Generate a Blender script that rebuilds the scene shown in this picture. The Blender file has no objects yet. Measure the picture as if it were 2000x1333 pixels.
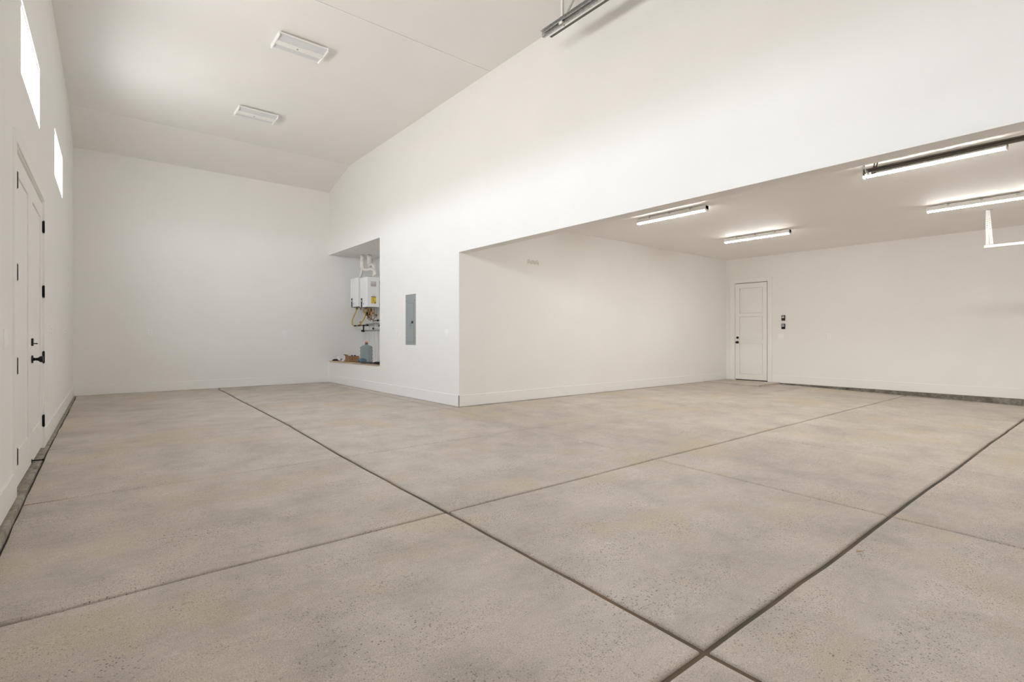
import bpy, bmesh, math, random
from mathutils import Vector, Matrix, noise

S = bpy.context.scene
COL = S.collection
rnd = random.Random(4)

# ------------------------------------------------------------------ camera
cam_d = bpy.data.cameras.new('camera')
cam = bpy.data.objects.new('camera', cam_d)
COL.objects.link(cam)
cam.location = (0, 0, 1.09)
cam.rotation_euler = (math.radians(90), 0, math.radians(-39.28))
cam_d.sensor_width = 36.0
cam_d.lens = 18.0
cam_d.shift_y = -8.5 / 2000
cam_d.clip_start = 0.02
cam_d.clip_end = 500
S.camera = cam

# ------------------------------------------------------------------ world, light, exposure
SKY = 30.0
LAMP = 66.0
w = bpy.data.worlds.new('daylight'); S.world = w; w.use_nodes = True
nt = w.node_tree; nt.nodes.clear()
out = nt.nodes.new('ShaderNodeOutputWorld'); bg = nt.nodes.new('ShaderNodeBackground')
tc = nt.nodes.new('ShaderNodeTexCoord'); sep = nt.nodes.new('ShaderNodeSeparateXYZ')
ramp = nt.nodes.new('ShaderNodeValToRGB'); mr = nt.nodes.new('ShaderNodeMapRange')
mr.inputs['From Min'].default_value = -1; mr.inputs['From Max'].default_value = 1
nt.links.new(tc.outputs['Generated'], sep.inputs[0]); nt.links.new(sep.outputs['Z'], mr.inputs['Value'])
nt.links.new(mr.outputs[0], ramp.inputs[0]); nt.links.new(ramp.outputs[0], bg.inputs['Color'])
cr = ramp.color_ramp
cr.elements[0].position = 0.0; cr.elements[0].color = (0.58, 0.57, 0.555, 1)      # sunlit ground
cr.elements[1].position = 1.0; cr.elements[1].color = (0.62, 0.70, 0.82, 1)
e = cr.elements.new(0.49); e.color = (0.60, 0.59, 0.575, 1)
e = cr.elements.new(0.51); e.color = (0.91, 0.955, 1.0, 1)                          # bright haze above the horizon
bg.inputs['Strength'].default_value = SKY
nt.links.new(bg.outputs[0], out.inputs[0])

S.view_settings.view_transform = 'Standard'
S.view_settings.look = 'None'
S.view_settings.gamma = 1
S.view_settings.use_curve_mapping = False
S.view_settings.exposure = 0.42
S.cycles.use_denoising = True
S.cycles.max_bounces = 14
S.cycles.diffuse_bounces = 12
S.cycles.glossy_bounces = 4
S.cycles.transmission_bounces = 8
S.cycles.sample_clamp_indirect = 6
S.cycles.caustics_reflective = False
S.cycles.caustics_refractive = False

WINDOWS = [(1.75, 3.1), (5.16, 6.46), (8.18, 9.50)]     # y ranges of the high windows
WZ0, WZ1 = 3.02, 3.58
ADDED_LITES = [(1.3, 2.7, 2.55, 2.72), (6.4, 7.0, 1.86, 2.0), (9.9, 10.5, 1.86, 2.0)]   # unseen openings added to the front wall to bring in daylight


def LX(y):                                          # surface of the left wall
    return -0.496 + 0.01714 * y


LROT = -math.atan(0.01714)


def area(name, loc, rot, sx, sy, power, color=(1, 1, 1), portal=False):
    l = bpy.data.lights.new(name, 'AREA'); l.shape = 'RECTANGLE'; l.size = sx; l.size_y = sy
    l.energy = power; l.color = color
    o = bpy.data.objects.new(name, l); COL.objects.link(o); o.location = loc; o.rotation_euler = rot
    if portal: l.cycles.is_portal = True
    return o


for (a, b) in WINDOWS:                               # portals guide the sky light through the panes
    ym = (a + b) / 2
    area('window_portal', (LX(ym) - 0.16, ym, (WZ0 + WZ1) / 2), (0, math.radians(-90), 0), WZ1 - WZ0, b - a, 1, portal=True)

for (x0, x1, z0, z1) in ADDED_LITES:  # portals for the added openings in the front wall
    area('window_portal', ((x0 + x1) / 2, -1.12, (z0 + z1) / 2), (math.radians(90), 0, 0), x1 - x0, z1 - z0, 1, portal=True)

# ------------------------------------------------------------------ materials
MATS = {}


def mat(name, color, rough=0.6, metal=0.0, **k):
    m = bpy.data.materials.new(name); m.use_nodes = True
    p = m.node_tree.nodes['Principled BSDF']
    p.inputs['Base Color'].default_value = (*color, 1)
    p.inputs['Roughness'].default_value = rough
    p.inputs['Metallic'].default_value = metal
    for kk, v in k.items():
        p.inputs[kk].default_value = v
    MATS[name] = m
    return m


def N(m, t, **k):
    n = m.node_tree.nodes.new(t)
    for a, v in k.items():
        if a in n.inputs: n.inputs[a].default_value = v
        else: setattr(n, a, v)
    return n


def L(m, a, b): m.node_tree.links.new(a, b)


def coords(m, scale=(1, 1, 1)):
    t = N(m, 'ShaderNodeTexCoord'); mp = N(m, 'ShaderNodeMapping'); mp.inputs['Scale'].default_value = scale
    L(m, t.outputs['Object'], mp.inputs[0]); return mp.outputs[0]


def noise_n(m, co, scale, detail=3, rough=0.55):
    n = N(m, 'ShaderNodeTexNoise'); n.inputs['Scale'].default_value = scale
    n.inputs['Detail'].default_value = detail; n.inputs['Roughness'].default_value = rough
    L(m, co, n.inputs['Vector']); return n.outputs['Fac']


def rampn(m, fac, stops):
    r = N(m, 'ShaderNodeValToRGB'); L(m, fac, r.inputs[0])
    els = r.color_ramp.elements
    els[0].position, els[0].color = stops[0][0], (*stops[0][1], 1)
    els[1].position, els[1].color = stops[-1][0], (*stops[-1][1], 1)
    for p, c in stops[1:-1]:
        e = els.new(p); e.color = (*c, 1)
    return r.outputs[0]


def mix(m, fac, a, b, mode='MIX'):
    n = N(m, 'ShaderNodeMix', data_type='RGBA', blend_type=mode)
    if hasattr(fac, 'is_linked'): L(m, fac, n.inputs[0])
    else: n.inputs[0].default_value = fac
    for s, i in ((a, 6), (b, 7)):
        if hasattr(s, 'is_linked'): L(m, s, n.inputs[i])
        else: n.inputs[i].default_value = (*s, 1)
    return n.outputs[2]


def bump(m, h, strength, dist=0.01):
    b = N(m, 'ShaderNodeBump'); b.inputs['Strength'].default_value = strength; b.inputs['Distance'].default_value = dist
    L(m, h, b.inputs['Height'])
    L(m, b.outputs[0], m.node_tree.nodes['Principled BSDF'].inputs['Normal'])


def P(m): return m.node_tree.nodes['Principled BSDF']


def paint(name, col, rough, tex):
    m = mat(name, col, rough)
    co = coords(m)
    f = noise_n(m, co, 1.3, 4)
    c = rampn(m, f, [(0.3, tuple(x * 0.985 for x in col)), (0.7, tuple(min(1, x * 1.01) for x in col))])
    L(m, c, P(m).inputs['Base Color'])
    bump(m, noise_n(m, co, tex, 3), 0.10, 0.004)
    return m


WALLC = (0.875, 0.868, 0.85)
paint('wall_paint', WALLC, 0.55, 70)
paint('ceiling_paint', (0.86, 0.85, 0.83), 0.62, 45)
mat('trim_paint', (0.89, 0.885, 0.87), 0.35)
mat('door_paint', (0.88, 0.875, 0.86), 0.38)
mat('patch_plaster', (0.72, 0.70, 0.65), 0.9)
mat('black_metal', (0.008, 0.008, 0.009), 0.35, 0.3)
mat('rubber', (0.015, 0.015, 0.015), 0.8)
mat('white_plastic', (0.93, 0.93, 0.925), 0.3)
mat('outlet_slot', (0.05, 0.05, 0.05), 0.6)
mat('panel_grey', (0.30, 0.33, 0.335), 0.42, 0.0)
mat('panel_line', (0.13, 0.14, 0.145), 0.6)
mat('heater_white', (0.90, 0.91, 0.92), 0.25)
mat('pvc', (0.83, 0.81, 0.76), 0.35)
mat('white_pipe', (0.86, 0.86, 0.84), 0.35)
mat('insulation', (0.36, 0.36, 0.36), 0.85)
mat('copper', (0.62, 0.30, 0.17), 0.3, 0.9)
mat('brass', (0.55, 0.40, 0.18), 0.35, 0.9)
mat('gas_yellow', (0.62, 0.45, 0.07), 0.45)
mat('label_yellow', (0.80, 0.56, 0.05), 0.5)
mat('label_print', (0.10, 0.09, 0.05), 0.6)
mat('label_grey', (0.66, 0.62, 0.64), 0.5)
mat('blue_mark', (0.12, 0.32, 0.62), 0.5)
mat('cork', (0.55, 0.22, 0.09), 0.8)
mat('dark_rag', (0.022, 0.014, 0.011), 0.9)
mat('blue_plastic', (0.03, 0.17, 0.36), 0.25)
mat('screen', (0.72, 0.75, 0.74), 0.3)
mat('sill_dark', (0.10, 0.09, 0.08), 0.7)

m = mat('galvanised', (0.52, 0.52, 0.51), 0.38, 0.85)
co = coords(m)
L(m, rampn(m, noise_n(m, co, 38, 3), [(0.3, (0.42, 0.42, 0.41)), (0.7, (0.66, 0.66, 0.65))]), P(m).inputs['Base Color'])
m = mat('painted_steel', (0.86, 0.85, 0.82), 0.4)
mat('bracket_steel', (0.22, 0.20, 0.18), 0.6, 0.3)
m = mat('dark_steel', (0.16, 0.15, 0.13), 0.45, 0.7)

m = mat('cardboard', (0.34, 0.19, 0.09), 0.8)
co = coords(m, (1, 1, 40))
L(m, rampn(m, noise_n(m, co, 3, 2), [(0.3, (0.28, 0.15, 0.07)), (0.7, (0.38, 0.21, 0.10))]), P(m).inputs['Base Color'])
m = mat('plywood', (0.55, 0.42, 0.28), 0.65)
co = coords(m, (14, 1.2, 14))
L(m, rampn(m, noise_n(m, co, 3, 4), [(0.3, (0.42, 0.30, 0.20)), (0.7, (0.66, 0.53, 0.38))]), P(m).inputs['Base Color'])
m = mat('old_wood', (0.16, 0.11, 0.08), 0.75)
co = coords(m, (18, 1.5, 18))
L(m, rampn(m, noise_n(m, co, 3, 4), [(0.3, (0.07, 0.045, 0.03)), (0.7, (0.26, 0.19, 0.14))]), P(m).inputs['Base Color'])

m = mat('clear_plastic', (0.72, 0.78, 0.80), 0.06)
P(m).inputs['Transmission Weight'].default_value = 0.9
P(m).inputs['IOR'].default_value = 1.12
m = mat('window_glass', (1, 1, 1), 0.0)
nt = m.node_tree
gl = nt.nodes.new('ShaderNodeBsdfGlossy'); gl.inputs['Roughness'].default_value = 0.0
tr = nt.nodes.new('ShaderNodeBsdfTransparent'); mx = nt.nodes.new('ShaderNodeMixShader')
lw = nt.nodes.new('ShaderNodeFresnel'); lw.inputs['IOR'].default_value = 1.1
geo = nt.nodes.new('ShaderNodeNewGeometry'); inv = nt.nodes.new('ShaderNodeMath'); inv.operation = 'SUBTRACT'; inv.inputs[0].default_value = 1.0
nt.links.new(geo.outputs['Backfacing'], inv.inputs[1]); fm = nt.nodes.new('ShaderNodeMath'); fm.operation = 'MULTIPLY'
nt.links.new(lw.outputs[0], fm.inputs[0]); nt.links.new(inv.outputs[0], fm.inputs[1]); nt.links.new(fm.outputs[0], mx.inputs[0]); nt.links.new(tr.outputs[0], mx.inputs[1]); nt.links.new(gl.outputs[0], mx.inputs[2])
nt.links.new(mx.outputs[0], nt.nodes['Material Output'].inputs[0])
m = mat('lit_lens', (0.95, 0.95, 0.93), 0.4)
P(m).inputs['Emission Color'].default_value = (1.0, 0.985, 0.95, 1)
P(m).inputs['Emission Strength'].default_value = LAMP
mat('unlit_lens', (0.70, 0.71, 0.72), 0.45)

# concrete of the slabs
m = mat('concrete', (0.42, 0.38, 0.33), 0.55)
co = coords(m)
big = noise_n(m, co, 0.55, 4, 0.6)
base = rampn(m, big, [(0.30, (0.50, 0.445, 0.395)), (0.50, (0.575, 0.52, 0.468)), (0.72, (0.63, 0.58, 0.53))])
sw = N(m, 'ShaderNodeTexWave'); sw.bands_direction = 'Y'; sw.inputs['Scale'].default_value = 4.2
sw.inputs['Distortion'].default_value = 16; sw.inputs['Detail'].default_value = 3; sw.inputs['Detail Scale'].default_value = 0.8
L(m, co, sw.inputs['Vector'])
swr = rampn(m, sw.outputs['Fac'], [(0.2, (0.955, 0.955, 0.955)), (0.8, (1.0, 1.0, 1.0))])
c1 = mix(m, 0.8, base, swr, 'MULTIPLY')
cloud = rampn(m, noise_n(m, co, 2.6, 5, 0.65), [(0.30, (0.78, 0.775, 0.77)), (0.5, (0.97, 0.96, 0.945)), (0.70, (1.10, 1.085, 1.065))])
c1 = mix(m, 1.0, c1, cloud, 'MULTIPLY')
# ochre stains
comap = N(m, 'ShaderNodeMapping'); comap.inputs['Location'].default_value = (3.1, 7.7, 0); L(m, co, comap.inputs[0])
st = rampn(m, noise_n(m, comap.outputs[0], 0.9, 5, 0.65), [(0.53, (0, 0, 0)), (0.66, (0.75, 0.75, 0.75))])
c2 = mix(m, st, c1, (0.56, 0.47, 0.33))
comap2 = N(m, 'ShaderNodeMapping'); comap2.inputs['Location'].default_value = (-9.1, 2.3, 0); L(m, co, comap2.inputs[0])
st2 = rampn(m, noise_n(m, comap2.outputs[0], 1.5, 4, 0.6), [(0.60, (0, 0, 0)), (0.72, (0.5, 0.5, 0.5))])
c2 = mix(m, st2, c2, (0.58, 0.48, 0.39))
# pale splashes
wh = rampn(m, noise_n(m, co, 4.5, 5, 0.7), [(0.66, (0, 0, 0)), (0.74, (0.6, 0.6, 0.6))])
c2 = mix(m, wh, c2, (0.74, 0.72, 0.68))
# aggregate: dark and pale grains, denser in patches
dens = rampn(m, noise_n(m, co, 1.6, 4, 0.7), [(0.38, (0.12, 0.12, 0.12)), (0.62, (1, 1, 1))])
wn = N(m, 'ShaderNodeTexNoise'); wn.inputs['Scale'].default_value = 160; L(m, co, wn.inputs['Vector'])
wm = N(m, 'ShaderNodeMix', data_type='VECTOR'); wm.inputs[0].default_value = 0.006; L(m, co, wm.inputs[4]); L(m, wn.outputs['Color'], wm.inputs[5])
vo = N(m, 'ShaderNodeTexVoronoi'); vo.inputs['Scale'].default_value = 115; L(m, wm.outputs[1], vo.inputs['Vector'])
vs = N(m, 'ShaderNodeSeparateColor'); L(m, vo.outputs['Color'], vs.inputs[0])
dk = N(m, 'ShaderNodeMath', operation='GREATER_THAN'); dk.inputs[1].default_value = 0.55; L(m, vs.outputs[0], dk.inputs[0])
sz_ = N(m, 'ShaderNodeMapRange'); sz_.inputs['To Min'].default_value = 0.08; sz_.inputs['To Max'].default_value = 0.50; L(m, vs.outputs[2], sz_.inputs['Value'])
near = N(m, 'ShaderNodeMath', operation='LESS_THAN'); L(m, vo.outputs['Distance'], near.inputs[0]); L(m, sz_.outputs[0], near.inputs[1])
dk2 = N(m, 'ShaderNodeMath', operation='MULTIPLY'); L(m, dk.outputs[0], dk2.inputs[0]); L(m, near.outputs[0], dk2.inputs[1])
dk3 = N(m, 'ShaderNodeMath', operation='MULTIPLY'); L(m, dk2.outputs[0], dk3.inputs[0]); L(m, dens, dk3.inputs[1])
dk4 = N(m, 'ShaderNodeMath', operation='MULTIPLY'); L(m, dk3.outputs[0], dk4.inputs[0]); dk4.inputs[1].default_value = 0.85
c3 = mix(m, dk4.outputs[0], c2, (0.14, 0.12, 0.105))
lt = N(m, 'ShaderNodeMath', operation='GREATER_THAN'); lt.inputs[1].default_value = 0.78; L(m, vs.outputs[1], lt.inputs[0])
lt2 = N(m, 'ShaderNodeMath', operation='MULTIPLY'); L(m, lt.outputs[0], lt2.inputs[0]); L(m, near.outputs[0], lt2.inputs[1])
lt3 = N(m, 'ShaderNodeMath', operation='MULTIPLY'); L(m, lt2.outputs[0], lt3.inputs[0]); L(m, dens, lt3.inputs[1])
lt4 = N(m, 'ShaderNodeMath', operation='MULTIPLY'); L(m, lt3.outputs[0], lt4.inputs[0]); lt4.inputs[1].default_value = 0.75
c4 = mix(m, lt4.outputs[0], c3, (0.66, 0.62, 0.56))
fine = rampn(m, noise_n(m, co, 210, 3, 0.7), [(0.3, (0.66, 0.655, 0.65)), (0.7, (1.24, 1.24, 1.24))])
c5 = mix(m, 1.0, c4, fine, 'MULTIPLY')
L(m, c5, P(m).inputs['Base Color'])
bump(m, noise_n(m, co, 120, 3), 0.25, 0.003)
m = mat('joint_filler', (0.10, 0.08, 0.06), 0.9)
co = coords(m)
L(m, rampn(m, noise_n(m, co, 2.0, 4), [(0.35, (0.075, 0.068, 0.058)), (0.52, (0.12, 0.098, 0.072)), (0.66, (0.20, 0.135, 0.08))]), P(m).inputs['Base Color'])
m = mat('stem_concrete', (0.25, 0.23, 0.2), 0.85)
co = coords(m)
L(m, rampn(m, noise_n(m, co, 7, 6, 0.7), [(0.32, (0.10, 0.088, 0.072)), (0.52, (0.20, 0.18, 0.15)), (0.70, (0.36, 0.34, 0.30))]), P(m).inputs['Base Color'])
bump(m, noise_n(m, co, 30, 4), 0.8, 0.01)

m = mat('ledge_concrete', (0.25, 0.23, 0.2), 0.85)
co = coords(m)
L(m, rampn(m, noise_n(m, co, 9, 6, 0.7), [(0.32, (0.20, 0.175, 0.145)), (0.50, (0.36, 0.32, 0.27)), (0.70, (0.48, 0.44, 0.38))]), P(m).inputs['Base Color'])
bump(m, noise_n(m, co, 40, 4), 0.6, 0.01)

# ------------------------------------------------------------------ mesh helpers


class MB:
    def __init__(s): s.bm = bmesh.new()

    def hexa(s, pts, smooth=False):                 # 8 points: bottom 4 ccw, top 4 ccw
        v = [s.bm.verts.new(p) for p in pts]
        for f in ((3, 2, 1, 0), (4, 5, 6, 7), (0, 1, 5, 4), (1, 2, 6, 5), (2, 3, 7, 6), (3, 0, 4, 7)):
            s.bm.faces.new([v[i] for i in f])
        return v

    def box(s, x0, x1, y0, y1, z0, z1, bev=0.0, seg=1):
        v = s.hexa([(x0, y0, z0), (x1, y0, z0), (x1, y1, z0), (x0, y1, z0), (x0, y0, z1), (x1, y0, z1), (x1, y1, z1), (x0, y1, z1)])
        if bev > 0:
            es = set(e for vv in v for e in vv.link_edges)
            bmesh.ops.bevel(s.bm, geom=list(es), offset=bev, segments=seg, affect='EDGES', profile=0.5)
        return s

    def lbox(s, y0, y1, o0, o1, z0, z1):            # box that follows the left wall (o = offset into the room)
        return s.hexa([(LX(y0) + o0, y0, z0), (LX(y0) + o1, y0, z0), (LX(y1) + o1, y1, z0), (LX(y1) + o0, y1, z0),
                       (LX(y0) + o0, y0, z1), (LX(y0) + o1, y0, z1), (LX(y1) + o1, y1, z1), (LX(y1) + o0, y1, z1)])

    def bar(s, a, b, wx, wy, up=(0, 0, 1)):         # rectangular bar between two points
        a = Vector(a); b = Vector(b); d = (b - a).normalized(); u = Vector(up)
        if abs(d.dot(u)) > 0.95: u = Vector((0, 1, 0))
        r = d.cross(u).normalized() * wx / 2; u = r.cross(d).normalized() * wy / 2
        s.hexa([a - r - u, a + r - u, a + r + u, a - r + u, b - r - u, b + r - u, b + r + u, b - r + u])
        return s

    def tube(s, pts, r, n=12, cap=True):
        pts = [Vector(p) for p in pts]; rings = []; k = len(pts)
        rr = r if isinstance(r, (list, tuple)) else [r] * k
        prev = None
        for i, p in enumerate(pts):
            d = (pts[min(i + 1, k - 1)] - pts[max(i - 1, 0)])
            d = d.normalized() if d.length > 1e-9 else Vector((0, 0, 1))
            u = prev if prev is not None else (Vector((1, 0, 0)) if abs(d.x) < 0.9 else Vector((0, 1, 0)))
            u = (u - d * u.dot(d)).normalized(); prev = u; v = d.cross(u)
            rings.append([s.bm.verts.new(p + (u * math.cos(t) + v * math.sin(t)) * rr[i]) for t in [2 * math.pi * j / n for j in range(n)]])
        for a, b in zip(rings, rings[1:]):
            for j in range(n):
                f = s.bm.faces.new((a[j], a[(j + 1) % n], b[(j + 1) % n], b[j])); f.smooth = True
        if cap:
            s.bm.faces.new(rings[0][::-1]); s.bm.faces.new(rings[-1])
        return s

    def cyl(s, a, b, r, n=16): return s.tube([a, b], r, n)

    def lathe(s, prof, n=28, c=(0, 0, 0), closed=True):
        rings = []
        for (r, z) in prof:
            rings.append([s.bm.verts.new((c[0] + r * math.cos(2 * math.pi * j / n), c[1] + r * math.sin(2 * math.pi * j / n), c[2] + z)) for j in range(n)])
        for a, b in zip(rings, rings[1:]):
            for j in range(n):
                f = s.bm.faces.new((a[j], a[(j + 1) % n], b[(j + 1) % n], b[j])); f.smooth = True
        if closed:
            s.bm.faces.new(rings[0][::-1]); s.bm.faces.new(rings[-1])
        return s

    def extrude_y(s, prof, y0, y1):                 # prof = list of (x, z), ccw seen from -y
        a = [s.bm.verts.new((x, y0, z)) for x, z in prof]; b = [s.bm.verts.new((x, y1, z)) for x, z in prof]
        k = len(prof)
        for j in range(k): s.bm.faces.new((a[j], a[(j + 1) % k], b[(j + 1) % k], b[j]))
        s.bm.faces.new(a[::-1]); s.bm.faces.new(b)
        return s

    def build(s, name, material, parent=None, label=None, kind=None):
        bmesh.ops.recalc_face_normals(s.bm, faces=s.bm.faces[:])
        if parent is not None:
            o = parent; T = Matrix.Identity(4)
            chain = []
            while o is not None: chain.append(o); o = o.parent
            for q in reversed(chain): T = T @ q.matrix_basis
            s.bm.transform(T.inverted())
        me = bpy.data.meshes.new(name); s.bm.to_mesh(me); s.bm.free()
        me.materials.append(MATS[material])
        ob = bpy.data.objects.new(name, me); COL.objects.link(ob)
        if parent is not None: ob.parent = parent
        if label: ob['label'] = label
        if kind: ob['kind'] = kind
        return ob


def thing(name, label, cat, loc, rz=0, group=None):
    o = bpy.data.objects.new(name, None); COL.objects.link(o)
    o.empty_display_size = 0.1
    o.location = loc; o.rotation_euler = (0, 0, rz)
    o['label'] = label; o['category'] = cat
    if group: o['group'] = group
    return o


def structure(o, label=None):
    o['kind'] = 'structure'
    if label: o['label'] = label
    return o


def kids(o): return [c for c in bpy.data.objects if c.parent == o]


def dup(root, loc, rz, label, group=None):
    r = root.copy(); COL.objects.link(r); r.location = loc; r.rotation_euler = (0, 0, rz); r['label'] = label
    if group: r['group'] = group
    for ch in kids(root):
        c = ch.copy(); COL.objects.link(c); c.parent = r
        for g in kids(ch):
            d = g.copy(); COL.objects.link(d); d.parent = c
    return r


# ------------------------------------------------------------------ room shell
HB = 4.87           # tall bay ceiling
HG = 3.03           # garage ceiling
YB = 12.3           # back wall
XM = 4.38           # bay face of the inner wall
YG = 6.65           # garage left wall
XR = 12.5           # right wall
YF = -0.95          # front wall
HH = 2.40           # underside of the header

# left wall with window and door openings
b = MB()
DY0, DY1, DZ = 4.83, 6.77, 2.42
T = 0.16
ycuts = [YF - 0.1, 1.75, 3.1, DY0, 5.16, 6.46, DY1, 8.18, 9.50, YB + 0.15]
zc = [-0.3, 0.0, DZ, WZ0, WZ1, HB + 0.2]
for i in range(len(ycuts) - 1):
    y0, y1 = ycuts[i], ycuts[i + 1]; ym = (y0 + y1) / 2
    for j in range(len(zc) - 1):
        z0, z1 = zc[j], zc[j + 1]; zm = (z0 + z1) / 2
        if zm > 0 and zm < DZ and DY0 < ym < DY1: continue
        if WZ0 < zm < WZ1 and any(a < ym < c for a, c in WINDOWS): continue
        b.lbox(y0, y1, -T, 0, z0, z1)
bmesh.ops.remove_doubles(b.bm, verts=b.bm.verts[:], dist=1e-5)
# drop interior faces shared by two blocks
seen = {}
for f in b.bm.faces[:]:
    key = tuple(sorted(v.index for v in f.verts)); seen.setdefault(key, []).append(f)
b.bm.verts.index_update()
seen = {}
for f in b.bm.faces[:]:
    seen.setdefault(frozenset(v.index for v in f.verts), []).append(f)
bmesh.ops.delete(b.bm, geom=[f for fs in seen.values() if len(fs) > 1 for f in fs], context='FACES_ONLY')
structure(b.build('wall_left', 'wall_paint'))

# back wall, inner wall, garage walls
structure(MB().box(-0.7, 5.7, YB, YB + 0.15, -0.3, HB + 0.2).build('wall_back', 'wall_paint'))
b = MB()
XI = XM + 0.18
b.box(XM, XI, YF, YG, HH, HB + 0.2)                 # header over the wide opening
b.box(XM, XI, YG, 9.48, -0.3, HB + 0.2)             # pier
b.box(XM, XI, 9.48, YB, -0.3, 0.50)                 # below the niche
b.box(XM, XI, 9.48, YB, 3.05, HB + 0.2)             # above the niche
structure(b.build('wall_inner', 'wall_paint'))
b = MB()
b.box(5.5, 5.62, 9.3, YB, 0.3, 3.3)                 # niche back
b.box(XI, 5.5, 9.30, 9.48, 0.3, 3.3)                # niche side
b.box(XI, 5.5, 9.48, YB, 0.38, 0.50)                # niche floor
b.box(XI, 5.5, 9.48, YB, 3.05, 3.17)                # niche ceiling
structure(b.build('wall_niche', 'wall_paint'))
b = MB().box(XI, XR, YG, YG + 0.15, -0.3, HG + 0.1)
wg = structure(b.build('wall_garage', 'wall_paint'))
b = MB()
for k in range(9):
    x = 5.78 + k * 0.03; z = 2.385 + 0.012 * math.sin(k * 2.1)
    b.box(x, x + 0.031, YG - 0.0012, YG, z - 0.035 - 0.006 * math.cos(k * 1.7), z + 0.03 + 0.008 * math.sin(k * 2.9))
b.build('plaster_patch', 'patch_plaster', wg, label='rough grey plaster patch')
structure(MB().box(XR, XR + 0.15, YF - 0.1, YG + 0.15, -0.3, HG + 0.1).build('wall_right', 'wall_paint'))
b = MB()
xc = [-0.8] + [v for l in ADDED_LITES for v in l[:2]] + [XR + 0.15]
for k in range(len(xc) - 1):
    if k % 2 == 0: b.box(xc[k], xc[k + 1], YF - 0.15, YF, -0.4, HB + 0.2)
    else:
        l = ADDED_LITES[k // 2]
        b.box(xc[k], xc[k + 1], YF - 0.15, YF, -0.4, l[2]); b.box(xc[k], xc[k + 1], YF - 0.15, YF, l[3], HB + 0.2)
structure(b.build('wall_front', 'wall_paint'))

# ceilings: two flat panels with an open seam, then the slope to the back wall
b = MB()
b.box(-0.65, XM + 0.01, YF, 5.832, HB, HB + 0.10)
b.box(-0.65, XM + 0.01, 5.846, 11.0, HB, HB + 0.10)
b.box(-0.65, XM + 0.01, 5.80, 5.88, HB + 0.014, HB + 0.12)
v = b.hexa([(-0.65, 11.0, HB), (XM + 0.01, 11.0, HB), (XM + 0.01, YB + 0.01, 4.55), (-0.65, YB + 0.01, 4.55),
            (-0.65, 11.0, HB + 0.1), (XM + 0.01, 11.0, HB + 0.1), (XM + 0.01, YB + 0.01, HB + 0.1), (-0.65, YB + 0.01, HB + 0.1)])
structure(b.build('ceiling', 'ceiling_paint'), 'tall bay ceiling sloping down to the back wall')
structure(MB().box(XI, XR, YF, YG, HG, HG + 0.1).build('ceiling', 'ceiling_paint'), 'low ceiling of the garage')


# ------------------------------------------------------------------ floor slabs
def fz(x, y): return -0.021 * max(0.0, 6.62 - y)


def wob(line, t, amp):
    return amp * noise.noise(Vector((line * 7.31, t * 1.1, 3.7))) + amp * 0.5 * noise.noise(Vector((line * 3.1, t * 4.3, 9.2)))


# x lines (may drift along y) with half width of the groove
XL = [(-0.60, 0.0), (1.83, 0.0160), (4.15, 0.0085), (6.07, 0.0055), (8.13, 0.0035), (10.2, 0.0035), (XR + 0.1, 0.0)]
YLn = [(YF - 0.1, 0.0), (1.06, 0.0125), (2.92, 0.0118), (4.72, 0.0045), (6.62, 0.0035), (9.35, 0.0030), (YB + 0.1, 0.0)]


def lx(i, y):
    x = XL[i][0]
    if i == 0: return LX(y) + 0.055 + 0.010 * noise.noise(Vector((y * 2.2, 4.1, 0))) + 0.004 * noise.noise(Vector((y * 9, 1.1, 0)))
    if i == 1: x += max(0, y - 5.0) * 0.028
    if i == 6: return x
    return x + wob(i, y, 0.011)


def ly(j, x):
    y = YLn[j][0]
    if j in (0, 6): return y
    return y + wob(20 + j, x, 0.012)


floor = bpy.data.objects.new('floor', None)
bf = MB()
bf.hexa([(-0.62, YF, -0.5), (XR, YF, -0.5), (XR, 6.62, -0.4), (-0.62, 6.62, -0.4),
         (-0.62, YF, fz(0, YF) - 0.017), (XR, YF, fz(0, YF) - 0.017), (XR, 6.62, -0.017), (-0.62, 6.62, -0.017)])
bf.box(-0.62, XM, 6.62, YB, -0.4, -0.017)
floor = structure(bf.build('floor', 'joint_filler'))


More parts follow.
